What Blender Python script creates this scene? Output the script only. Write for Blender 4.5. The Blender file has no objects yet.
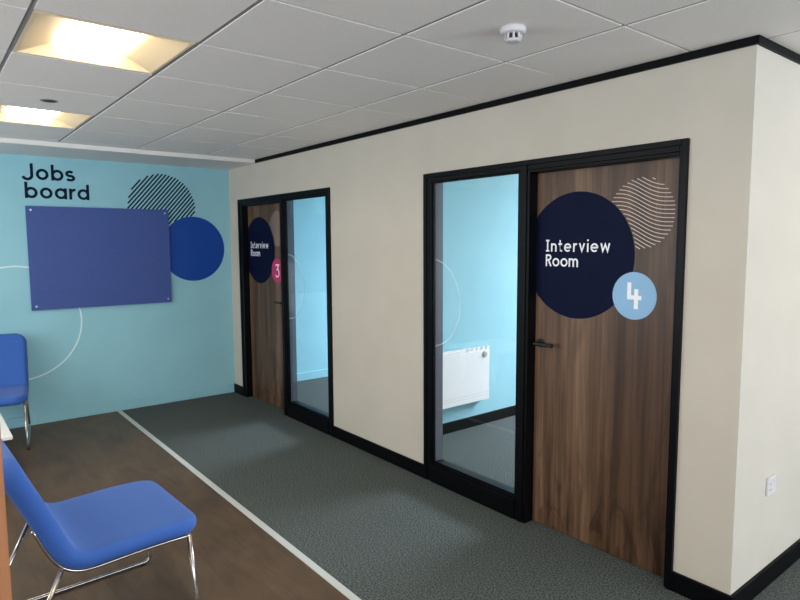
import bpy, bmesh, math, random
from mathutils import Vector, Matrix
PI = math.pi
sc = bpy.context.scene
C = bpy.context.collection
random.seed(4)

# ------------------------------------------------------------------ materials
def lin(c):
    return tuple((v/255/12.92 if v/255 <= .04045 else ((v/255+.055)/1.055)**2.4) for v in c) + (1,)

def mat(name, col, rough=.6, metal=0, spec=.5, sheen=0, srgb=True):
    m = bpy.data.materials.new(name); m.use_nodes = True
    b = m.node_tree.nodes['Principled BSDF']
    b.inputs['Base Color'].default_value = lin(col) if srgb else tuple(col)+(1,)
    b.inputs['Roughness'].default_value = rough
    b.inputs['Metallic'].default_value = metal
    b.inputs['Specular IOR Level'].default_value = spec
    if sheen: b.inputs['Sheen Weight'].default_value = sheen
    return m

def nodes(m): return m.node_tree.nodes, m.node_tree.links, m.node_tree.nodes['Principled BSDF']

def noise_col(m, c1, c2, scale, stretch=(1,1,1), detail=4, lo=.35, hi=.65, bump=0, bscale=None, bdist=.002):
    n, l, b = nodes(m)
    tc = n.new('ShaderNodeTexCoord'); mp = n.new('ShaderNodeMapping')
    mp.inputs['Scale'].default_value = stretch
    nz = n.new('ShaderNodeTexNoise'); nz.inputs['Scale'].default_value = scale; nz.inputs['Detail'].default_value = detail
    rp = n.new('ShaderNodeValToRGB')
    rp.color_ramp.elements[0].position = lo; rp.color_ramp.elements[0].color = lin(c1)
    rp.color_ramp.elements[1].position = hi; rp.color_ramp.elements[1].color = lin(c2)
    l.new(tc.outputs['Object'], mp.inputs['Vector']); l.new(mp.outputs['Vector'], nz.inputs['Vector'])
    l.new(nz.outputs['Fac'], rp.inputs['Fac']); l.new(rp.outputs['Color'], b.inputs['Base Color'])
    if bump:
        nb = n.new('ShaderNodeTexNoise'); nb.inputs['Scale'].default_value = bscale or scale; nb.inputs['Detail'].default_value = 2
        l.new(mp.outputs['Vector'], nb.inputs['Vector'])
        bp = n.new('ShaderNodeBump'); bp.inputs['Strength'].default_value = bump; bp.inputs['Distance'].default_value = bdist
        l.new(nb.outputs['Fac'], bp.inputs['Height']); l.new(bp.outputs['Normal'], b.inputs['Normal'])
    return m

M = {}
M['white_wall'] = noise_col(mat('cream emulsion', (193,185,172), .8, spec=.2), (192,184,171), (196,188,175), 3, bump=.05, bscale=120)
M['blue_wall'] = noise_col(mat('pale blue emulsion', (146,195,206), .65, spec=.2), (145,194,205), (149,198,209), 3, bump=.05, bscale=120)
M['ceil_tile'] = noise_col(mat('mineral ceiling tile', (232,228,224), .9, spec=.2), (234,228,222), (242,236,230), 160, bump=.15, bscale=160)
M['ceil_grid'] = mat('ceiling grid metal', (184,182,180), .6, spec=.2)
M['runner'] = mat('shade-grey main runner', (152,150,147), .6, spec=.2)  # darker than the cross grid: shade of the gaps put into the colour
M['plaster'] = mat('white plaster trim', (228,225,219), .6)
M['black_trim'] = mat('black satin trim', (3,4,6), .5, spec=.12)
M['black_frame'] = mat('black satin frame', (3,4,6), .42, spec=.15)
M['carpet'] = noise_col(mat('dark grey carpet', (80,88,88), .95, spec=.1), (46,51,50), (103,109,106), 125, detail=3, lo=.38, hi=.62, bump=.0)
M['threshold'] = mat('grey aluminium threshold', (196,198,194), .45, .1)
M['navy'] = mat('navy vinyl', (9,16,44), .55, spec=.08)
M['navy_text'] = mat('dark navy vinyl', (10,26,46), .6, spec=.1)
M['royal'] = mat('royal blue vinyl', (8,66,152), .5, spec=.3)
M['board'] = noise_col(mat('blue felt board', (56,78,142), .65), (54,76,140), (59,81,146), 60)
M['white_vinyl'] = mat('white vinyl', (240,240,244), .5)
M['wood_vinyl'] = mat('pale taupe vinyl', (196,178,168), .5)
M['ring_white'] = mat('white wall line', (214,232,234), .5)
M['sky_disc'] = mat('light blue vinyl', (132,176,212), .45)
M['pink'] = mat('raspberry vinyl', (190,48,96), .45)
M['reveal'] = mat('grey reveal', (92,92,100), .5)
M['chrome'] = mat('chrome tube', (178,172,168), .2, 1)
M['steel'] = mat('steel screw', (190,190,195), .3, 1)
M['rubber'] = mat('black rubber', (18,18,18), .7)
M['blue_fabric'] = noise_col(mat('blue upholstery', (42,88,166), .8, sheen=.1), (40,85,162), (45,92,171), 350, bump=.12, bscale=420)
M['table_white'] = mat('white laminate', (236,232,224), .4)
M['heater'] = mat('white enamel', (232,232,230), .4)
M['heater_dark'] = mat('grey dial plastic', (170,172,174), .5)
M['plastic'] = mat('white plastic', (205,201,201), .45)
M['dark_slot'] = mat('dark plastic', (52,54,58), .6)
M['handle'] = mat('black handle', (14,14,15), .35)
M['reflector'] = mat('cream lamp reflector', (236,214,176), .35)
M['win_frame'] = mat('white window frame', (225,225,225), .5)

def walnut():
    m = mat('walnut laminate', (92,68,54), .42, spec=.4)
    n, l, b = nodes(m)
    tc = n.new('ShaderNodeTexCoord')
    def nz(sx, sz, scale, det, dist=0):
        mp = n.new('ShaderNodeMapping'); mp.inputs['Scale'].default_value = (sx, sx, sz)
        t = n.new('ShaderNodeTexNoise'); t.inputs['Scale'].default_value = scale; t.inputs['Detail'].default_value = det
        t.inputs['Distortion'].default_value = dist
        l.new(tc.outputs['Object'], mp.inputs['Vector']); l.new(mp.outputs['Vector'], t.inputs['Vector']); return t
    broad = nz(1, .05, 9, 3, .3); fine = nz(1, .03, 60, 4, .2); fig = nz(1, .22, 5, 5, 1.2)
    r1 = n.new('ShaderNodeValToRGB'); e = r1.color_ramp.elements
    e[0].position = .32; e[0].color = lin((66,44,29)); e[1].position = .68; e[1].color = lin((124,96,72))
    e.new(.5).color = lin((94,69,50))
    r2 = n.new('ShaderNodeValToRGB'); e = r2.color_ramp.elements
    e[0].position = .35; e[0].color = (.62,.62,.62,1); e[1].position = .62; e[1].color = (1.05,1.05,1.05,1)
    r3 = n.new('ShaderNodeValToRGB'); e = r3.color_ramp.elements
    e[0].position = .36; e[0].color = (.6,.57,.55,1); e[1].position = .46; e[1].color = (1,1,1,1)
    m1 = n.new('ShaderNodeMixRGB'); m1.blend_type = 'MULTIPLY'; m1.inputs['Fac'].default_value = .9
    m2 = n.new('ShaderNodeMixRGB'); m2.blend_type = 'MULTIPLY'; m2.inputs['Fac'].default_value = .75
    l.new(broad.outputs['Fac'], r1.inputs['Fac']); l.new(fine.outputs['Fac'], r2.inputs['Fac']); l.new(fig.outputs['Fac'], r3.inputs['Fac'])
    l.new(r1.outputs['Color'], m1.inputs['Color1']); l.new(r2.outputs['Color'], m1.inputs['Color2'])
    l.new(m1.outputs['Color'], m2.inputs['Color1']); l.new(r3.outputs['Color'], m2.inputs['Color2'])
    # flame figure and small knots towards the foot of the veneer
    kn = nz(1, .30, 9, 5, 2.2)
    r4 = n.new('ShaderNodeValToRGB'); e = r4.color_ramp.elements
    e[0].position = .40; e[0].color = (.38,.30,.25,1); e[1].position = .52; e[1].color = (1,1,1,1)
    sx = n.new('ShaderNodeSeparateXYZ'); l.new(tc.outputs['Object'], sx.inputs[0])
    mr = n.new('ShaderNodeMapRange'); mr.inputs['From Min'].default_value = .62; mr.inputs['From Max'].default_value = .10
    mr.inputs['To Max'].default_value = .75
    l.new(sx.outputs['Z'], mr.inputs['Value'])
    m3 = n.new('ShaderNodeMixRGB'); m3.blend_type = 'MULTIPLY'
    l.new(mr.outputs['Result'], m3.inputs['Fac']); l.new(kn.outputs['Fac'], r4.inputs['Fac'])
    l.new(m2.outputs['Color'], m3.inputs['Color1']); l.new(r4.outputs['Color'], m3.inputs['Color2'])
    l.new(m3.outputs['Color'], b.inputs['Base Color'])
    return m
M['walnut'] = walnut()

def oak():
    m = mat('orange beech veneer', (158,106,70), .5)
    noise_col(m, (142,92,58), (170,116,76), 14, (1,1,.06), 4, .3, .7)
    return m
M['oak'] = oak()

def plank():
    m = mat('brown wood-look vinyl planks', (84,68,58), .5, spec=.4)
    n, l, b = nodes(m)
    tc = n.new('ShaderNodeTexCoord')
    bk = n.new('ShaderNodeTexBrick'); bk.inputs['Scale'].default_value = 1
    bk.inputs['Brick Width'].default_value = 1.2; bk.inputs['Row Height'].default_value = .18
    bk.inputs['Mortar Size'].default_value = .0015; bk.offset = .37
    bk.inputs['Color1'].default_value = (.94,.94,.94,1); bk.inputs['Color2'].default_value = (1.06,1.06,1.06,1); bk.inputs['Mortar'].default_value = (.75,.75,.75,1)
    l.new(tc.outputs['Object'], bk.inputs['Vector'])
    def nz(sc_, scale, det, d):
        mp = n.new('ShaderNodeMapping'); mp.inputs['Scale'].default_value = sc_
        t = n.new('ShaderNodeTexNoise'); t.inputs['Scale'].default_value = scale; t.inputs['Detail'].default_value = det; t.inputs['Distortion'].default_value = d
        l.new(tc.outputs['Object'], mp.inputs['Vector']); l.new(mp.outputs['Vector'], t.inputs['Vector']); return t
    a = nz((.25,1,1), 16, 5, .8); c = nz((.6,1,1), 5, 4, .5)
    r = n.new('ShaderNodeValToRGB'); e = r.color_ramp.elements
    e[0].position = .3; e[0].color = lin((66,51,37)); e[1].position = .7; e[1].color = lin((100,79,58))
    mx = n.new('ShaderNodeMixRGB'); mx.inputs['Fac'].default_value = .5
    l.new(a.outputs['Fac'], mx.inputs['Color1']); l.new(c.outputs['Fac'], mx.inputs['Color2']); l.new(mx.outputs['Color'], r.inputs['Fac'])
    m2 = n.new('ShaderNodeMixRGB'); m2.blend_type = 'MULTIPLY'; m2.inputs['Fac'].default_value = 1
    l.new(r.outputs['Color'], m2.inputs['Color1']); l.new(bk.outputs['Color'], m2.inputs['Color2'])
    l.new(m2.outputs['Color'], b.inputs['Base Color'])
    return m
M['plank'] = plank()

def emit(name, col, s):
    m = bpy.data.materials.new(name); m.use_nodes = True
    n, l = m.node_tree.nodes, m.node_tree.links
    n.remove(n['Principled BSDF'])
    e = n.new('ShaderNodeEmission'); e.inputs['Color'].default_value = col+(1,); e.inputs['Strength'].default_value = s
    l.new(e.outputs['Emission'], n['Material Output'].inputs['Surface'])
    return m
M['lamp'] = emit('warm lamp diffuser', (1,.87,.66), 24)

def thin(name, col, alpha=None, ior=1.45, rough=.02):
    """clear thin sheet: transparent mixed with a reflection (alpha None) or with a diffuse film"""
    m = bpy.data.materials.new(name); m.use_nodes = True
    n, l = m.node_tree.nodes, m.node_tree.links
    n.remove(n['Principled BSDF'])
    t = n.new('ShaderNodeBsdfTransparent'); mx = n.new('ShaderNodeMixShader')
    if alpha is None:
        g = n.new('ShaderNodeBsdfGlossy'); g.inputs['Roughness'].default_value = rough
        f = n.new('ShaderNodeFresnel'); f.inputs['IOR'].default_value = ior
        gm = n.new('ShaderNodeNewGeometry'); mr = n.new('ShaderNodeMapRange')
        mr.inputs['To Min'].default_value = ior; mr.inputs['To Max'].default_value = 1/ior
        l.new(gm.outputs['Backfacing'], mr.inputs['Value']); l.new(mr.outputs['Result'], f.inputs['IOR'])
        l.new(f.outputs['Fac'], mx.inputs['Fac']); t.inputs['Color'].default_value = col+(1,)
    else:
        g = n.new('ShaderNodeBsdfDiffuse'); g.inputs['Color'].default_value = col+(1,); mx.inputs['Fac'].default_value = alpha
    l.new(t.outputs[0], mx.inputs[1]); l.new(g.outputs[0], mx.inputs[2])
    l.new(mx.outputs[0], n['Material Output'].inputs['Surface'])
    return m
M['glass'] = thin('clear glass', (.97,.985,.985), None, 1.4)
M['film'] = thin('frosted white film', (.85,.87,.9), .22)
M['film_faint'] = thin('faint frosted film', (.85,.87,.9), .18)

# ------------------------------------------------------------------ mesh helpers
def link(name, bm, m, parent=None, smooth=False, bevel=0, segs=2, autosmooth=True):
    me = bpy.data.meshes.new(name)
    bmesh.ops.recalc_face_normals(bm, faces=bm.faces[:])
    bm.to_mesh(me); bm.free()
    for x in (m if isinstance(m, (list, tuple)) else [m]): me.materials.append(x)
    o = bpy.data.objects.new(name, me); C.objects.link(o)
    if smooth:
        for p in me.polygons: p.use_smooth = True
    if parent: o.parent = parent
    if bevel:
        b = o.modifiers.new('edge', 'BEVEL'); b.width = bevel; b.segments = segs; b.limit_method = 'ANGLE'; b.angle_limit = math.radians(40)
    return o

def empty(name, loc=(0,0,0), rz=0, parent=None):
    o = bpy.data.objects.new(name, None); C.objects.link(o); o.location = loc; o.rotation_euler = (0,0,rz)
    o.empty_display_size = .1
    if parent: o.parent = parent
    return o

def tag(o, label, cat, group=None, kind=None):
    o['label'] = label; o['category'] = cat
    if group: o['group'] = group
    if kind: o['kind'] = kind
    return o
def struct(o, label, cat): return tag(o, label, cat, None, 'structure')

def box(bm, x0, x1, y0, y1, z0, z1, mi=0):
    v = [bm.verts.new(p) for p in ((x0,y0,z0),(x1,y0,z0),(x1,y1,z0),(x0,y1,z0),(x0,y0,z1),(x1,y0,z1),(x1,y1,z1),(x0,y1,z1))]
    for f in ((0,3,2,1),(4,5,6,7),(0,1,5,4),(1,2,6,5),(2,3,7,6),(3,0,4,7)):
        bm.faces.new([v[i] for i in f]).material_index = mi

def boxes(*L):
    bm = bmesh.new()
    for b in L: box(bm, *b)
    return bm

def cyl(bm, c, axis, r0, r1, h, n=32):
    """frustum from c along axis"""
    a = Vector(axis).normalized(); q = a.to_track_quat('Z', 'Y').to_matrix(); c = Vector(c)
    r = [[bm.verts.new(c + q @ Vector((rr*math.cos(2*PI*k/n), rr*math.sin(2*PI*k/n), zz))) for k in range(n)] for rr, zz in ((r0,0),(r1,h))]
    for k in range(n):
        bm.faces.new((r[0][k], r[0][(k+1)%n], r[1][(k+1)%n], r[1][k]))
    bm.faces.new(r[0][::-1]); bm.faces.new(r[1])

def lathe(bm, c, axis, prof, n=40):
    a = Vector(axis).normalized(); q = a.to_track_quat('Z', 'Y').to_matrix(); c = Vector(c)
    rings = [[bm.verts.new(c + q @ Vector((r*math.cos(2*PI*k/n), r*math.sin(2*PI*k/n), z))) for k in range(n)] for r, z in prof]
    for i in range(len(rings)-1):
        for k in range(n):
            bm.faces.new((rings[i][k], rings[i][(k+1)%n], rings[i+1][(k+1)%n], rings[i+1][k]))
    bm.faces.new(rings[0][::-1]); bm.faces.new(rings[-1])

def fillet(pts, r, n=6):
    P = [Vector(p) for p in pts]; out = [P[0]]
    for i in range(1, len(P)-1):
        a, b, c = P[i-1], P[i], P[i+1]
        d1 = (a-b).normalized(); d2 = (c-b).normalized()
        ang = d1.angle(d2); t = min(r/math.tan(ang/2), (a-b).length*.48, (c-b).length*.48)
        p1 = b+d1*t; p2 = b+d2*t
        for k in range(n+1):
            s = k/n; out.append(p1*(1-s)**2 + b*2*s*(1-s) + p2*s*s)
    out.append(P[-1]); return out

def tube(bm, pts, r, n=12, fr=0):
    P = fillet(pts, fr) if fr else [Vector(p) for p in pts]
    rings = []; up = None
    for i, p in enumerate(P):
        d = ((P[min(i+1,len(P)-1)] - P[max(i-1,0)])).normalized()
        if up is None:
            up = Vector((1,0,0)) if abs(d.x) < .9 else Vector((0,1,0))
        s = d.cross(up).normalized(); up = s.cross(d).normalized()
        rings.append([bm.verts.new(p + s*r*math.cos(2*PI*k/n) + up*r*math.sin(2*PI*k/n)) for k in range(n)])
    for i in range(len(rings)-1):
        for k in range(n):
            bm.faces.new((rings[i][k], rings[i][(k+1)%n], rings[i+1][(k+1)%n], rings[i+1][k]))
    bm.faces.new(rings[0][::-1]); bm.faces.new(rings[-1])

# flat shapes stuck on a wall: F maps (u,v,w) to 3D, w = height off the surface
def ribbon(bm, F, pts, w, w0, w1):
    P = [Vector((p[0], p[1])) for p in pts]
    closed = (P[0]-P[-1]).length < 1e-6
    if closed: P = P[:-1]
    n = len(P); L = []; R = []
    for i in range(n):
        if closed: a, b = P[i-1], P[(i+1) % n]
        else: a, b = P[max(i-1,0)], P[min(i+1,n-1)]
        d1 = (P[i]-a); d2 = (b-P[i])
        if d1.length < 1e-9: d1 = d2
        if d2.length < 1e-9: d2 = d1
        d1 = d1.normalized(); d2 = d2.normalized(); t = (d1+d2).normalized()
        k = 1/max(.4, t.dot(d1))
        nn = Vector((-t.y, t.x))*w/2*k
        L.append(P[i]+nn); R.append(P[i]-nn)
    vs = [[bm.verts.new(F(q.x, q.y, h)) for q in S] for S in (L, R) for h in (w0, w1)]
    l0, l1, r0, r1 = vs
    rng = range(n) if closed else range(n-1)
    for i in rng:
        j = (i+1) % n
        bm.faces.new((l1[i], r1[i], r1[j], l1[j])); bm.faces.new((l0[i], l0[j], r0[j], r0[i]))
        bm.faces.new((l0[i], l1[i], l1[j], l0[j])); bm.faces.new((r0[i], r0[j], r1[j], r1[i]))
    if not closed:
        bm.faces.new((l0[0], r0[0], r1[0], l1[0])); bm.faces.new((l0[-1], l1[-1], r1[-1], r0[-1]))

def plate(bm, F, pts, w0, w1):
    a = [bm.verts.new(F(p[0], p[1], w0)) for p in pts]; b = [bm.verts.new(F(p[0], p[1], w1)) for p in pts]
    n = len(pts)
    bm.faces.new(a[::-1]); bm.faces.new(b)
    for i in range(n): bm.faces.new((a[i], a[(i+1)%n], b[(i+1)%n], b[i]))

def arc(cx, cy, r, a0, a1, n=20, ry=None):
    ry = ry or r
    return [(cx + r*math.cos(math.radians(a0+(a1-a0)*k/n)), cy + ry*math.sin(math.radians(a0+(a1-a0)*k/n))) for k in range(n+1)]

# ------------------------------------------------------------------ stroke lettering (cap height 1)
XH = .70
def glyph(c, sw):
    h = sw/2; R = XH/2-h*0; r = R-h
    o = lambda x: arc(x+R, R, r, 0, 360, 32)
    if c == 'o': return [o(0)], 2*R
    if c == 'b': return [o(0), [(h,0),(h,1)]], 2*R
    if c == 'd': return [o(0), [(2*R-h,0),(2*R-h,1)]], 2*R
    if c == 'a': return [o(0), [(2*R-h,0),(2*R-h,XH)]], 2*R
    if c == 'J': return [[(.52,1),(.52,.30)] + arc(.27,.27,.25-h*.0,0,-160,14)[0:]], .52+h
    if c == 's':
        q = (XH-sw)/4
        return [arc(.24, XH-h-q, .19, 35, 180, 10, q)+arc(.24, XH-h-q, .19, 180, 270, 6, q)[1:]+arc(.24, h+q, .21, 90, 0, 6, q)[1:]+arc(.24, h+q, .21, 0, -150, 10, q)[1:]], .46
    if c == 'r': return [[(h,0),(h,XH)], [(h,XH*.5)]+arc(h+.24, XH-h-.22, .22, 160, 75, 8)], .36
    if c == 'I': return [[(.17,0),(.17,1)], [(0,h),(.34,h)], [(0,1-h),(.34,1-h)]], .34
    if c == 'n': return [[(h,0),(h,XH)], [(h,.3)]+arc(.28, XH-h-.22, .28-h, 180, 0, 14, .22)+[(.56-h,0)]], .56
    if c == 't': return [[(.16,.95),(.16,.18)]+arc(.16+.14,.14+h,.14,180,270,6)+[(.38,h)], [(0,XH-h),(.36,XH-h)]], .38
    if c == 'e':
        return [[(h+.02,R),(2*R-h,R)]+arc(R,R,r,0,315,28)], 2*R
    if c == 'v': return [[(h,XH),(.29,h*1.2),(.58-h,XH)]], .58
    if c == 'w': return [[(h,XH),(.22,h*1.2),(.43,XH*.86),(.64,h*1.2),(.86-h,XH)]], .86
    if c == 'i': return [[(h,0),(h,XH)], [(h,.86),(h,1)]], sw
    if c == 'R': return [[(h,0),(h,1)], [(h,1-h),(.32,1-h)]+arc(.32,.745,.255-h,90,-90,12)+[(h,.49+h*0)], [(.30,.49),(.58-h*.5,0)]], .58
    if c == 'm':
        return [[(h,0),(h,XH)], [(h,.3)]+arc(.26, XH-h-.2, .26-h, 180, 0, 12, .2)+[(.52-h,0)], [(.52-h,.3)]+arc(.26+.52-sw, XH-h-.2, .26-h, 180, 0, 12, .2)+[(1.04-sw-h,0)]], 1.04-sw
    return [], .3

def word(bm, F, s, u, v, cap, sw, track, w0, w1, width=None):
    gl = [glyph(c, sw) for c in s]
    tot = sum(g[1] for g in gl)
    k = cap
    if width: track = (width/k - tot)/(len(s)-1)
    x = 0
    for paths, adv in gl:
        for q, p in enumerate(paths):
            ribbon(bm, F, [(u+(x+a)*k, v+b*k) for a, b in p], sw*k, w0, w1+.0003*q)
        x += adv+track

def disc_lines(bm, F, cx, cy, r, gen, sw, w0, w1, keep=lambda x, y: True):
    """draw polylines from gen, kept only inside the circle"""
    for line in gen:
        run = []
        for (x, y) in line:
            if (x-cx)**2+(y-cy)**2 <= r*r and keep(x, y): run.append((x, y))
            else:
                if len(run) > 2: ribbon(bm, F, run, sw, w0, w1)
                run = []
        if len(run) > 2: ribbon(bm, F, run, sw, w0, w1)

# ------------------------------------------------------------------ dimensions (m): X along partition from far wall, Y towards the rooms
HC = 2.47          # ceiling
LX = 5.271         # outside corner of partition
WT = .08           # partition thickness
YB = 3.4           # back of the interview rooms
Y0 = -5.2          # window wall behind the chairs
XE = 9.8           # window wall behind the camera
F3 = (.243, 2.040); F4 = (3.227, 5.012); ZF = 2.10
XD = (2.49, 2.59)  # wall between the rooms
THR = (-1.236, -1.196)

# floors
struct(link('floor', boxes((0,XE,THR[1]-.01,YB,-.1,0)), M['carpet']), 'dark grey speckled carpet running past the interview rooms', 'carpet floor')
struct(link('floor_timber', boxes((0,XE,Y0,THR[0]+.01,-.1,.001)), M['plank']), 'brown wood-look vinyl floor under the blue chairs', 'vinyl floor')
struct(link('trim_1', boxes((0,XE,THR[0],THR[1],-.02,.005)), M['threshold'], bevel=.003), 'pale grey threshold strip between carpet and brown vinyl', 'threshold')

# walls
struct(link('wall_back', boxes((-.1,0,Y0,YB,-.1,2.6)), M['blue_wall']), 'pale blue end wall carrying the board and round graphics', 'wall')
bm = boxes((0,F3[0],0,WT,0,2.55), (F3[0],F3[1],0,WT,ZF,2.55), (F3[1],F4[0],0,WT,0,2.55), (F4[0],F4[1],0,WT,ZF,2.55), (F4[1],LX,0,WT,0,2.55))
struct(link('wall_partition', bm, M['white_wall']), 'cream partition wall with the two interview room doors', 'wall')
struct(link('wall_right', boxes((LX-.1,LX,WT,YB,0,2.55)), M['white_wall']), 'bright cream side wall around the corner with the socket', 'wall')
struct(link('wall_divider', boxes((XD[0],XD[1],WT,YB,0,2.55)), M['blue_wall']), 'pale blue wall behind the radiator, seen through the glass', 'wall')
# outer walls with window openings
def holed(axis, c0, c1, a0, a1, holes, z0=0, z1=2.6):
    bm = bmesh.new()
    def b(p, q, r, s):
        if q-p > 1e-6 and s-r > 1e-6:
            if axis == 'Y': box(bm, p, q, c0, c1, r, s)
            else: box(bm, c0, c1, p, q, r, s)
    cur = a0
    for (p, q, r, s) in holes:
        b(cur, p, z0, z1); b(p, q, z0, r); b(p, q, s, z1); cur = q
    b(cur, a1, z0, z1)
    return bm
def win(name, axis, c, p, q, r, s, label):
    bm = bmesh.new()
    def b(a, b_, d, e):
        if axis == 'Y': box(bm, a, b_, c-.03, c+.03, d, e)
        else: box(bm, c-.03, c+.03, a, b_, d, e)
    b(p, q, r, r+.05); b(p, q, s-.05, s)
    n = max(1, round((q-p)/1.2))
    for k in range(n+1):
        x = p+(q-p-.05)*k/n; b(x, x+.05, r+.05, s-.05)
    struct(link(name, bm, M['win_frame']), label, 'window')
hY = [(.9,2.3,.95,2.2)]
WIN_ROOM = [(.5,2.1,.85,2.25), (3.0,4.8,.85,2.25)]
struct(link('wall_rear', holed('Y', YB, YB+.2, -.1, XE, WIN_ROOM), M['white_wall']), 'outer wall of the interview rooms with windows', 'wall')
WIN_LEFT = [(.6,4.0,.9,2.25), (5.0,9.2,.9,2.25)]
struct(link('wall_left', holed('Y', Y0-.2, Y0, -.1, XE, WIN_LEFT), M['white_wall']), 'window wall behind the blue chairs', 'wall')
WIN_END = [(-4.6,-.4,.9,2.25), (.2,3.1,.9,2.25)]
struct(link('wall_end', holed('X', XE, XE+.2, Y0, YB, WIN_END), M['white_wall']), 'window wall at the far end of the open office', 'wall')
k = 1
for axis, c, L, lab in (('Y', YB+.1, WIN_ROOM, 'white window of an interview room'), ('Y', Y0-.1, WIN_LEFT, 'white window behind the blue chairs'), ('X', XE+.1, WIN_END, 'white window at the open office end')):
    for (p, q, r, s) in L:
        win('window_%d' % (k+2), axis, c, p, q, r, s, lab); k += 1

# ceiling of lay-in tiles with recessed grid
GX, GY, PX, PY = 4.404, -.530, .60, .603
GAPX, GAPY, REC = .013, .019, .007
BUX = .676
LIGHTS = [(3.204, -2.339), (1.404, -2.339), (5.004, -2.339), (6.804, -2.339), (6.204, .676), (3.204, -4.148), (6.804, -4.148)]  # lights out of view are added for fill, except beside the side wall
lightset = {(round(a,2), round(b,2)) for a, b in LIGHTS}
bm = bmesh.new(); gb = bmesh.new()
xs = [GX+PX*i for i in range(-7, 11)]; ys = [GY+PY*j for j in range(-9, 8)]
def tile(x0, x1, y0, y1):
    if x1-x0 < .03 or y1-y0 < .03: return
    z = HC; t = HC+REC+.006
    lo = [bm.verts.new(p) for p in ((x0,y0,z),(x1,y0,z),(x1,y1,z),(x0,y1,z))]
    hi = [bm.verts.new(p) for p in ((x0,y0,t),(x1,y0,t),(x1,y1,t),(x0,y1,t))]
    bm.faces.new(lo[::-1]); bm.faces.new(hi)
    for i in range(4): bm.faces.new((lo[i], lo[(i+1)%4], hi[(i+1)%4], hi[i]))
gx, gy = GAPX/2, GAPY/2
for i in range(len(xs)-1):
    for j in range(len(ys)-1):
        if (round(xs[i],2), round(ys[j],2)) in lightset: continue
        x0, x1, y0, y1 = xs[i]+gx, xs[i+1]-gx, ys[j]+gy, ys[j+1]-gy
        x0 = max(x0, BUX); x1 = min(x1, XE); y0 = max(y0, Y0); y1 = min(y1, YB)
        if y1 <= 0: tile(x0, x1, y0, y1)
        elif y0 < 0:                                   # tile cut along the partition line
            if x0 >= LX: tile(x0, x1, y0, y1)
            elif x1 <= LX: tile(x0, x1, y0, 0)
            else: tile(x0, x1, y0, 0); tile(LX, x1, 0, y1)
        else:
            tile(max(x0, LX), x1, y0, y1)
box(bm, 0, LX-.1, WT, YB, 2.5, 2.55)                   # plain ceiling of the interview rooms
ceil = struct(link('ceiling', bm, M['ceil_tile']), 'grey-white suspended ceiling of square tiles', 'ceiling')
for x in xs: box(gb, x-.02, x+.02, Y0, YB if x > LX else 0, HC+REC, HC+REC+.02)
link('ceiling_grid', gb, M['ceil_grid'], ceil)
gb = bmesh.new()
for y in ys: box(gb, BUX if y < 0 else LX, XE, y-GAPY/2-.0005, y+GAPY/2+.0005, HC+.0035, HC+REC+.018)
link('ceiling_runner', gb, M['runner'], ceil)
struct(link('roof', boxes((-.1,XE+.2,Y0-.2,YB+.2,2.62,2.7)), M['ceil_tile']), 'slab above the suspended ceiling', 'roof slab')
struct(link('trim_2', boxes((0,BUX,Y0,0,2.433,2.56)), M['plaster'], bevel=.003), 'white bulkhead box along the top of the blue wall', 'bulkhead')
struct(link('trim_3', boxes((BUX,LX+.012,-.012,0,2.436,HC), (LX,LX+.012,0,YB,2.436,HC)), M['black_trim']), 'black strip where the cream walls meet the ceiling', 'ceiling trim')

# skirtings
struct(link('baseboard_back', boxes((0,.016,Y0,-.016,0,.095)), M['blue_wall'], bevel=.004), 'blue painted skirting under the board wall', 'skirting')
struct(link('baseboard_partition', boxes((0,F3[0],-.016,0,0,.095), (F3[1],F4[0],-.016,0,0,.095), (F4[1],LX+.016,-.016,0,0,.095), (LX,LX+.016,0,YB,0,.095)), M['black_trim'], bevel=.003), 'black skirting along the cream walls', 'skirting')
struct(link('baseboard_divider', boxes((XD[1],XD[1]+.016,WT,YB,0,.095)), M['black_trim'], bevel=.003), 'black skirting below the radiator in the room', 'skirting')
struct(link('baseboard_room', boxes((0,.016,WT,YB,0,.095)), M['blue_wall'], bevel=.004), 'pale blue skirting inside the far interview room', 'skirting')

# ------------------------------------------------------------------ doors with glazed side panels
def ring_frame(bm, x0, x1, z1, wl, wr, wt, y0, y1, wb=0, z0=0):
    box(bm, x0, x0+wl, y0, y1, z0, z1); box(bm, x1-wr, x1, y0, y1, z0, z1)
    box(bm, x0+wl, x1-wr, y0, y1, z1-wt, z1)
    if wb: box(bm, x0+wl, x1-wr, y0, y1, z0, z0+wb)

def onY(y): return lambda u, v, w: Vector((u, y-w, v))

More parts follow.
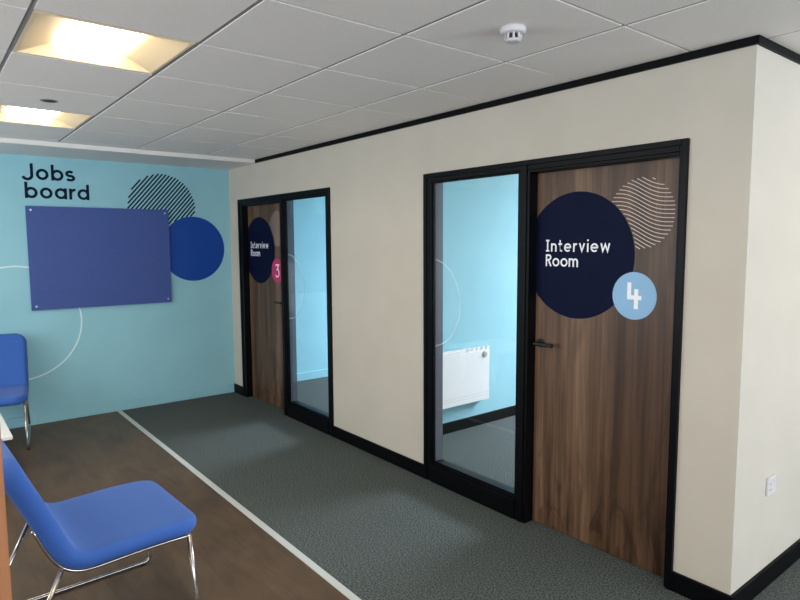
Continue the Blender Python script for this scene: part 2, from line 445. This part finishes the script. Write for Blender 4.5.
def doorset(k, fr, leaf, glass, number, disc_c, num_c, wave_c, hinge_left, dlabel, wlabel, dia):
    x0, x1 = fr
    d = struct(empty('door_%d' % k, (0,0,0)), dlabel, 'door')
    bm = bmesh.new()
    # outer architrave, then the lining set a little back
    mul = (leaf[1], glass[0]) if leaf[0] < glass[0] else (glass[1], leaf[0])
    ring_frame(bm, x0, x1, ZF, .028, .028, .028, -.018, .0)
    lin_l, lin_r = min(leaf[0], glass[0]), max(leaf[1], glass[1])
    ring_frame(bm, x0+.001, x1-.001, ZF-.001, lin_l-x0-.001, x1-lin_r-.001, .054, -.010, WT+.012)
    box(bm, leaf[0], leaf[1], -.0095, WT+.0115, ZF-.07, ZF-.055)
    box(bm, mul[0], mul[1], -.010, WT+.012, 0, ZF-.055)
    box(bm, mul[0]+.018, mul[1]-.018, -.018, -.010, 0, ZF-.028)
    # door stop behind the leaf
    link('door_frame', bm, M['black_frame'], d, bevel=.0025)
    YL = .056
    lf = link('door_leaf', boxes((leaf[0]+.003, leaf[1]-.003, YL, YL+.044, .006, ZF-.072)), M['walnut'], d, bevel=.001)
    F = onY(YL)
    cx, cz, r = disc_c
    P = [(max(leaf[0]+.004, x), z) for x, z in arc(cx, cz, r, 0, 360, 96)[:-1]]
    bm = bmesh.new(); plate(bm, F, P, 0, .0008)
    o = link('sign_disc', bm, M['navy'], lf); o['label'] = 'dark navy disc'
    bm = bmesh.new()
    tx = cx - .199
    word(bm, F, 'Interview', tx, cz+.020, .066, .138, .1, .0008, .0016, width=.402)
    word(bm, F, 'Room', tx, cz-.061, .066, .138, .1, .0008, .0016, width=.212)
    o = link('lettering', bm, M['white_vinyl'], lf); o['label'] = 'white words Interview Room'
    # wavy striped disc
    wx, wz, wr = wave_c
    L = []
    for q in range(-20, 21):
        ln = []
        for s in range(81):
            u = -wr+2*wr*s/80
            ln.append((wx+u, wz + q*.0192 - .30*u - .013*math.sin(u/wr*PI*1.15)))
        L.append(ln)
    bm = bmesh.new()
    disc_lines(bm, F, wx, wz, wr, L, .0040, .0002, .0010, keep=lambda x, z: (x-cx)**2+(z-cz)**2 > (r+.003)**2 and (x-num_c[0])**2+(z-num_c[1])**2 > (num_c[2]+.003)**2 and x < leaf[1]-.006)
    o = link('wavy_disc', bm, M['wood_vinyl'], lf); o['label'] = 'pale wavy striped disc'
    nx, nz, nr = num_c
    bm = bmesh.new(); plate(bm, F, arc(nx, nz, nr, 0, 360, 64)[:-1], .0008, .0016)
    o = link('number_disc', bm, M['sky_disc'] if number == 4 else M['pink'], lf); o['label'] = 'light blue disc' if number == 4 else 'raspberry pink disc'
    bm = bmesh.new()
    if number == 4:
        s = .021
        for q, p in enumerate(([(nx-.026,nz+.066),(nx-.026,nz-.008)], [(nx-.035,nz-.008),(nx+.040,nz-.008)], [(nx+.012,nz+.034),(nx+.012,nz-.064)])):
            ribbon(bm, F, p, s, .0016, .0024+.0003*q)
    else:
        ribbon(bm, F, [(nx-.036,nz+.055),(nx+.030,nz+.055),(nx-.004,nz+.012)]+arc(nx-.004,nz-.022,.038,70,-145,16), .016, .0016, .0024)
    o = link('number', bm, M['white_vinyl'], lf); o['label'] = 'white number %d' % number
    # lever handle
    hx, hz, sgn = (leaf[0]+.045, 1.072, 1) if hinge_left else (leaf[1]-.045, 1.072, -1)
    bm = bmesh.new()
    cyl(bm, (hx, YL, hz), (0,-1,0), .026, .025, .009)
    cyl(bm, (hx, YL-.009, hz), (0,-1,0), .010, .010, .040, 20)
    tube(bm, [(hx-sgn*.010, YL-.050, hz), (hx+sgn*.115, YL-.050, hz)], .010, 14)
    h = link('door_handle', bm, M['handle'], lf, smooth=False, bevel=.002); h['label'] = 'black lever handle'
    bm = bmesh.new(); cyl(bm, (hx, YL, hz-.09), (0,-1,0), .022, .021, .006)
    # glazed panel
    w = struct(empty('window_%d' % k, (0,0,0)), wlabel, 'window')
    g0, g1 = glass; SILL = .136
    bm = bmesh.new()
    box(bm, g0, g1, -.018, WT+.012, 0, SILL-.018)
    box(bm, g0, g1, -.008, WT+.012, SILL-.018, SILL)
    # slim beads round the glass
    t = .012
    ring_frame(bm, g0, g1, ZF-.055, t, t, t, .0, .014, wb=t, z0=SILL)
    link('window_frame', bm, M['black_frame'], w, bevel=.002)
    bm = bmesh.new()
    for xa, xb in ((g0+.0005, g0+.003), (g1-.003, g1-.0005)): box(bm, xa, xb, .026, WT+.0125, SILL+.0005, ZF-.056)
    o = link('reveal_lining', bm, M['reveal'], w); o['label'] = 'grey inner reveal behind the glass'
    gy = .018
    pane = link('window_pane', boxes((g0-.004, g1+.004, gy, gy+.006, SILL-.004, ZF-.051)), M['glass'], w)
    Fg = onY(gy)
    inside = lambda x, z: g0+.001 < x < g1-.001
    cx, cz, r, hatch = dia
    bm = bmesh.new()
    run = []
    for a in arc(cx, cz, r, -180, 180, 240):
        if inside(*a): run.append(a)
        elif run: ribbon(bm, Fg, run, .007, .0003, .0008); run = []
    if len(run) > 1: ribbon(bm, Fg, run, .007, .0003, .0008)
    o = link('pane_ring', bm, M['film'], w); o['label'] = 'thin white circle on the glass'
    if hatch:
        L = []
        for q in range(-16, 17):
            L.append([(cx-r+2*r*s/80, cz + q*.022 - .36*(-r+2*r*s/80) - .03*math.sin((-1+2*s/80)*PI*1.15)) for s in range(81)])
        bm = bmesh.new()
        disc_lines(bm, Fg, cx, cz, r*.8, L, .004, .0003, .0008, keep=inside)
        o = link('pane_hatch', bm, M['film_faint'], w); o['label'] = 'faint wavy stripes on the glass'
    return d, w

doorset(1, F3, (.328, 1.162), (1.245, 1.972), 3, (.585,1.574,.336), (.968,1.378,.118), (.985,1.785,.172), False,
        'far walnut door with pink number 3, beside the blue wall', 'tall glazed panel beside the walnut door numbered 3', (1.25,1.24,.30,True))
doorset(2, F4, (4.126, 4.972), (3.302, 4.047), 4, (4.394,1.572,.339), (4.736,1.378,.118), (4.760,1.782,.173), True,
        'walnut door with light blue number 4, near the wall corner', 'tall glazed panel beside door 4, showing the radiator', (3.25,1.24,.30,False))

# ------------------------------------------------------------------ graphics on the blue wall
onX = lambda u, v, w: Vector((w, u, v))
cut = lambda y, z: not (-1.908 < y < -.664 and 1.051 < z < 1.987)
bm = bmesh.new()
word(bm, onX, 'Jobs', -1.915, 2.222, .143, .165, .1, 0, .0015, width=.412)
word(bm, onX, 'board', -1.903, 2.057, .143, .165, .1, 0, .0015, width=.522)
tag(link('wall_lettering', bm, M['navy_text']), 'dark words Jobs board on the blue wall above the board', 'lettering')
bm = bmesh.new()
hc, hr = (-.712, 2.010), .335
L = []
for q in range(-14, 15):
    a = math.radians(49); d = Vector((math.cos(a), math.sin(a))); nn = Vector((-d.y, d.x))
    L.append([tuple(Vector(hc) + nn*q*.0298 + d*(-hr+2*hr*s/100)) for s in range(101)])
disc_lines(bm, onX, hc[0], hc[1], hr, L, .0145, 0, .0012, keep=lambda y, z: (y+.41)**2+(z-1.59)**2 > .335**2)
tag(link('wall_graphic', bm, M['navy_text']), 'round wall graphic of dark diagonal stripes above the board corner', 'wall graphic')
bm = bmesh.new(); plate(bm, onX, arc(-.410, 1.590, .335, 0, 360, 96)[:-1], 0, .0014)
tag(link('wall_graphic', bm, M['royal']), 'solid royal blue round wall graphic beside the board', 'wall graphic')
bm = bmesh.new(); ribbon(bm, onX, arc(-2.02, .937, .515, 0, 360, 120), .012, 0, .0012)
tag(link('wall_graphic', bm, M['ring_white']), 'large thin white ring on the blue wall below the board', 'wall graphic')

# notice board on standoffs
nb = tag(empty('notice_board', (0,-1.286,1.05)), 'blank dark blue rectangular board screwed to the pale blue wall', 'notice board')
link('panel', boxes((.012,.030,-.622,.622,0,.937)), M['board'], nb, bevel=.002)
for sy in (-1, 1):
    for z in (.035, .902):
        bm = bmesh.new(); cyl(bm, (.0004,sy*.585,z), (1,0,0), .008, .008, .0296, 16); cyl(bm, (.030,sy*.585,z), (1,0,0), .010, .008, .004, 20)
        link('screw', bm, M['steel'], nb)

# ------------------------------------------------------------------ ceiling fittings
def ceiling_light(x, y, label):
    t = tag(empty('ceiling_light', (x+PX/2, y+PY/2, HC)), label, 'ceiling light', 'square recessed ceiling lights')
    w, d = PX/2-.012, PY/2-.012
    bm = bmesh.new()
    up = .055; iw, idp = w-.06, d-.150
    def loop(a, b, z): return [bm.verts.new(p) for p in ((-a,-b,z),(a,-b,z),(a,b,z),(-a,b,z))]
    A, B, D, E2 = loop(w, d, .0), loop(w-.012, d-.012, .0), loop(iw, idp, up), loop(w, d, up+.01)
    for P, Q in ((A,B),(B,D)):
        for i in range(4): bm.faces.new((P[i], P[(i+1)%4], Q[(i+1)%4], Q[i]))
    for i in range(4): bm.faces.new((A[i], E2[i], E2[(i+1)%4], A[(i+1)%4]))
    bm.faces.new(E2)
    link('reflector', bm, M['reflector'], t)
    bm = bmesh.new(); box(bm, -iw, iw, -idp, idp, up-.012, up-.004)
    link('diffuser', bm, M['lamp'], t)
    return t
labs = ['lit ceiling light above the seats, the larger one in view', 'lit ceiling light nearer the blue wall', 'added unseen ceiling light straight out from the wall corner', 'added unseen ceiling light in the open office', 'lit ceiling light beside the bright side wall', 'added unseen ceiling light near the seat-side windows', 'added unseen ceiling light near the office windows']
for (x, y), lb in zip(LIGHTS, labs): ceiling_light(x, y, lb)

sd = tag(empty('smoke_detector', (4.725,-.850,HC)), 'round white smoke detector on the ceiling outside door 4', 'smoke detector')
bm = bmesh.new(); lathe(bm, (0,0,0), (0,0,-1), [(.048,0),(.049,.004),(.049,.014),(.046,.021),(.040,.024)], 48)
link('base', bm, M['plastic'], sd, smooth=True)
bm = bmesh.new()
lathe(bm, (0,0,-.044), (0,0,-1), [(.030,0),(.031,.003),(.026,.009),(.012,.011)], 40)
for q in range(8):
    a = 2*PI*q/8; c, s = math.cos(a), math.sin(a)
    tube(bm, [(c*.028, s*.028, -.023), (c*.029, s*.029, -.045)], .0045, 8)
cyl(bm, (0,0,-.023), (0,0,-1), .018, .018, .022, 24)
link('sensor_head', bm, M['plastic'], sd)
bm = bmesh.new(); cyl(bm, (0,0,-.0235), (0,0,-1), .0215, .0215, .019, 24)
link('sensor_mesh', bm, M['dark_slot'], sd)

sp = tag(empty('ceiling_sensor', (2.285,-2.048,HC)), 'small dark round fitting in the ceiling between the two lights', 'ceiling fitting')
bm = bmesh.new(); lathe(bm, (0,0,0), (0,0,-1), [(.046,0),(.046,.002),(.040,.003)], 40)
link('bezel', bm, mat('grey bezel', (150,148,146), .5), sp)
bm = bmesh.new(); lathe(bm, (0,0,-.0031), (0,0,-1), [(.036,0),(.030,.0015),(.014,.002)], 32)
link('lens', bm, M['dark_slot'], sp, smooth=True)

# ------------------------------------------------------------------ socket on the side wall
so = tag(empty('wall_socket', (LX,.375,.500)), 'white wall socket low on the bright side wall', 'socket')
link('face_plate', boxes((0,.012,-.046,.046,-.043,.043)), M['plastic'], so, bevel=.003)
bm = boxes((.012,.015,.014,.028,.012,.030))
link('switch', bm, M['plastic'], so, bevel=.001)
bm = boxes((.0119,.0126,-.022,-.016,.004,.016), (.0119,.0126,-.031,-.022,-.020,-.015), (.0119,.0126,-.014,-.005,-.020,-.015))
link('pin_slots', bm, mat('grey slot', (120,118,118), .6), so)

# ------------------------------------------------------------------ radiator in the room
rd = tag(empty('radiator', (XD[1],.885,.245)), 'white wall heater inside the room behind the glass by door 4', 'radiator')
W2 = .365; HH = .478
bm = boxes((.020,.075,-W2,W2,0,HH-.026), (.020,.075,-W2,.075,HH-.026,HH), (.020,.030,.075,W2,HH-.026,HH))
link('body', bm, M['heater'], rd, bevel=.008, segs=3)
bm = bmesh.new()
for q in range(5):
    y = .098+q*.057
    v = [bm.verts.new(p) for p in ((.030,y-.006,HH-.027),(.030,y+.024,HH-.027),(.030,y+.042,HH),(.030,y+.012,HH),(.073,y-.006,HH-.027),(.073,y+.024,HH-.027),(.073,y+.042,HH),(.073,y+.012,HH))]
    for f in ((0,1,2,3),(4,5,6,7),(0,1,5,4),(1,2,6,5),(2,3,7,6),(3,0,4,7)): bm.faces.new([v[i] for i in f])
link('vent_fins', bm, M['heater'], rd)
bm = bmesh.new(); lathe(bm, (.075,W2-.062,HH-.062), (1,0,0), [(.030,0),(.030,.004),(.022,.010),(.018,.012)], 32)
link('control_dial', bm, M['heater_dark'], rd)
bm = boxes((.0752,.0762,-W2+.02,W2-.02,.070,.073), (.0752,.0762,-W2+.02,W2-.02,.045,.048))
link('groove', bm, mat('heater groove', (205,205,203), .5), rd)
for y in (-.2, .2): link('bracket', boxes((.002,.022,y-.02,y+.02,.06,.40)), M['heater_dark'], rd)

# ------------------------------------------------------------------ chairs
def catmull(P, n=8):
    P = [Vector(p) for p in P]; Q = [P[0]*2-P[1]]+P+[P[-1]*2-P[-2]]; out = []
    for i in range(1, len(Q)-2):
        for k in range(n):
            t = k/n; a, b, c, d = Q[i-1:i+3]
            out.append(.5*((2*b)+(c-a)*t+(2*a-5*b+4*c-d)*t*t+(3*b-a-3*c+d)*t**3))
    out.append(P[-1]); return out

def shell_bm(mid, th0, th1, W, Rc0, Rc1, e):
    """cushion: mid line (y,z), half thickness th0 -> th1, half width W, plan corner radii at each end, soft edge e"""
    P = catmull(mid, 10)
    # resample evenly, finer near both ends
    L = [0]
    for i in range(1, len(P)): L.append(L[-1]+(P[i]-P[i-1]).length)
    T = L[-1]
    ss = sorted(set([round(T*k/56, 5) for k in range(57)] + [round(e*(1-math.cos(PI/2*k/7)), 5) for k in range(8)] + [round(T-e*(1-math.cos(PI/2*k/7)), 5) for k in range(8)]))
    def at(s):
        for i in range(1, len(P)):
            if s <= L[i]+1e-9:
                t = (s-L[i-1])/max(1e-9, L[i]-L[i-1]); return P[i-1].lerp(P[i], t), (P[i]-P[i-1]).normalized()
        return P[-1], (P[-1]-P[-2]).normalized()
    M_ = 13
    us = [-1+e/W*(1-math.cos(PI/2*k/7)) for k in range(8)]
    us += [(-1+e/W)+(2-2*e/W)*k/M_ for k in range(1, M_)]
    us += [-u for u in us[:8]][::-1]
    bm = bmesh.new(); top = []; bot = []
    for s in ss:
        p, d = at(s); n = Vector((d.y, -d.x))
        d0, d1 = s, T-s; w = W
        for dd, R in ((d0, Rc0), (d1, Rc1)):
            if dd < R: w = min(w, W-R+math.sqrt(max(0, R*R-(R-dd)**2)))
        th = th0+(th1-th0)*min(1, max(0, (s/T-.42)/.2))
        es = min(1, min(d0, d1)/e); fs = math.sqrt(max(0, 1-(1-es)**2))
        rt = []; rb = []
        for u in us:
            eu = min(1, (1-abs(u))*W/e); fu = math.sqrt(max(0, 1-(1-eu)**2))
            h = th*fs*fu
            rt.append(bm.verts.new((u*w, p.x+n.x*h, p.y+n.y*h))); rb.append(bm.verts.new((u*w, p.x-n.x*h, p.y-n.y*h)))
        top.append(rt); bot.append(rb)
    for G in (top, bot):
        for i in range(len(ss)-1):
            for j in range(len(us)-1):
                bm.faces.new((G[i][j], G[i][j+1], G[i+1][j+1], G[i+1][j]))
    bmesh.ops.remove_doubles(bm, verts=bm.verts[:], dist=1e-5)
    return bm

def chair(label):
    t = tag(empty('visitor_chair'), label, 'chair', 'blue chairs with chrome sled legs')
    seat_mid = [(.296,.412),(.22,.418),(.08,.420),(-.05,.416),(-.12,.413),(-.175,.415),(-.220,.432),(-.252,.470),(-.278,.522),(-.303,.583),(-.342,.674),(-.390,.78),(-.425,.865)]
    link('seat_shell', shell_bm(seat_mid, .033, .040, .322, .11, .09, .033), M['blue_fabric'], t, smooth=True)
    for sx in (-1, 1):
        x = sx*.296
        bm = bmesh.new()
        tube(bm, [(x,.235,.380),(x*1.02,.262,.012),(x*1.02,-.452,.012),(x,-.262,.400)], .0095, 14, .035)
        link('sled_leg', bm, M['chrome'], t, smooth=True)
        for y in (.225, -.415):
            bm = bmesh.new(); cyl(bm, (x*1.02, y, .0), (0,0,1), .013, .013, .006, 16)
            link('foot_glide', bm, M['rubber'], t)
        bm = bmesh.new()
        P = catmull(seat_mid, 4); Q = []
        for i in range(3, len(P)-1):
            d = (P[i+1]-P[i-1]).normalized(); q = P[i] - Vector((d.y, -d.x))*.040
            if q.y < .60: Q.append((x, q.x, q.y))
        tube(bm, Q, .007, 12)
        link('seat_rail', bm, M['chrome'], t, smooth=True)
    for y, z in ((.16,.380), (-.17,.376)):
        bm = bmesh.new(); tube(bm, [(-.296,y,z),(.296,y,z)], .007, 12)
        link('cross_bar', bm, M['chrome'], t, smooth=True)
    return t
c1 = chair('large blue chair in side view beside the wooden cabinet edge')
c1.location = (3.500, -2.100, .001); c1.rotation_euler = (0,0,math.radians(2.5))
def copy_tree(o, parent=None):
    c = o.copy(); C.objects.link(c)
    if parent: c.parent = parent
    for ch in [x for x in bpy.data.objects if x.parent == o and x is not c]: copy_tree(ch, c)
    return c
c2 = copy_tree(c1)
c2['label'] = 'smaller distant blue chair against the pale blue wall, facing the white table'
c2.location = (.487, -2.352, .001); c2.rotation_euler = (0,0,math.radians(-98.2))

# low table between the chairs
tb = tag(empty('coffee_table', (1.38,-2.69,.001)), 'low white table between the two blue chairs', 'table')
link('table_top', boxes((-.36,.36,-.41,.41,.375,.40)), M['table_white'], tb, bevel=.004)
for sx in (-1, 1):
    for sy in (-1, 1):
        link('leg', boxes((sx*.25-.02,sx*.25+.02,sy*.30-.02,sy*.30+.02,0,.375)), M['table_white'], tb, bevel=.003)

# wooden cabinet whose side edge shows at the picture's border
cb = tag(empty('cabinet', (4.2,-2.98,.001)), 'orange-brown wooden cabinet edge in front of the large blue chair', 'cabinet')
link('side_panel', boxes((.180,.200,-.42,.42,0,1.33)), M['oak'], cb, bevel=.002)
link('body', boxes((-.200,.180,-.42,.42,.06,1.31)), M['oak'], cb, bevel=.002)
link('top', boxes((-.205,.205,-.425,.42,1.331,1.352)), M['oak'], cb, bevel=.002)
link('plinth', boxes((-.185,.179,-.40,.40,0,.06)), M['dark_slot'], cb)

# ------------------------------------------------------------------ light
w = bpy.data.worlds.new('World'); sc.world = w; w.use_nodes = True
bg = w.node_tree.nodes['Background']; bg.inputs['Color'].default_value = (.72,.86,1,1); bg.inputs['Strength'].default_value = .9
def area(name, loc, rot, sx, sy, power, col):
    l = bpy.data.lights.new(name, 'AREA'); l.shape = 'RECTANGLE'; l.size = sx; l.size_y = sy; l.energy = power; l.color = col
    o = bpy.data.objects.new(name, l); C.objects.link(o); o.location = loc; o.rotation_euler = rot
    return o
DAY = (.90,.96,1.0)
for (p, q, r, s), e in zip(WIN_END, (128, 195)):
    area('window_daylight', (XE+.25,(p+q)/2,(r+s)/2), (0,math.radians(112),0), s-r, q-p, e, (.76,.87,1.0))
for (p, q, r, s), e in zip(WIN_LEFT, (105, 85)):
    area('window_daylight', ((p+q)/2,Y0-.25,(r+s)/2), (math.radians(114),0,0), q-p, s-r, e, DAY)
for (p, q, r, s), e in zip(WIN_ROOM, (900, 850)):      # sky light falling in through the room windows
    area('window_daylight', ((p+q)/2,YB+1.0,2.75), (math.radians(-48),0,0), q-p+.6, 1.5, e, (.76,.85,1.0))
for (p, q, r, s), e in zip(WIN_ROOM, (75, 75)):        # level window light, added to even out the rooms' brightness
    area('window_daylight', ((p+q)/2,YB+.25,(r+s)/2), (math.radians(-94),0,0), q-p, s-r, e, (.80,.87,1.0))

# ------------------------------------------------------------------ camera
cam = bpy.data.cameras.new('camera'); co = bpy.data.objects.new('camera', cam); C.objects.link(co)
ya, pi_, ro = math.radians(51.379), math.radians(-5.419), math.radians(-.288)
fw = Vector((-math.sin(ya)*math.cos(pi_), math.cos(ya)*math.cos(pi_), math.sin(pi_)))
rt = Vector((math.cos(ya), math.sin(ya), 0)); up = rt.cross(fw)
r2 = rt*math.cos(ro)+up*math.sin(ro); u2 = -rt*math.sin(ro)+up*math.cos(ro)
mw = Matrix((( r2.x,u2.x,-fw.x,6.355),(r2.y,u2.y,-fw.y,-2.719),(r2.z,u2.z,-fw.z,1.648),(0,0,0,1)))
co.matrix_world = mw
cam.sensor_width = 36; cam.sensor_fit = 'HORIZONTAL'; cam.lens = 608.6/800*36; cam.clip_start = .05
sc.camera = co
vs = sc.view_settings; vs.view_transform = 'Standard'; vs.look = 'None'; vs.gamma = 1; vs.exposure = 0; vs.use_curve_mapping = False
sc.cycles.use_denoising = True
sc.cycles.max_bounces = 10; sc.cycles.diffuse_bounces = 6; sc.cycles.transparent_max_bounces = 12
sc.cycles.sample_clamp_indirect = 8
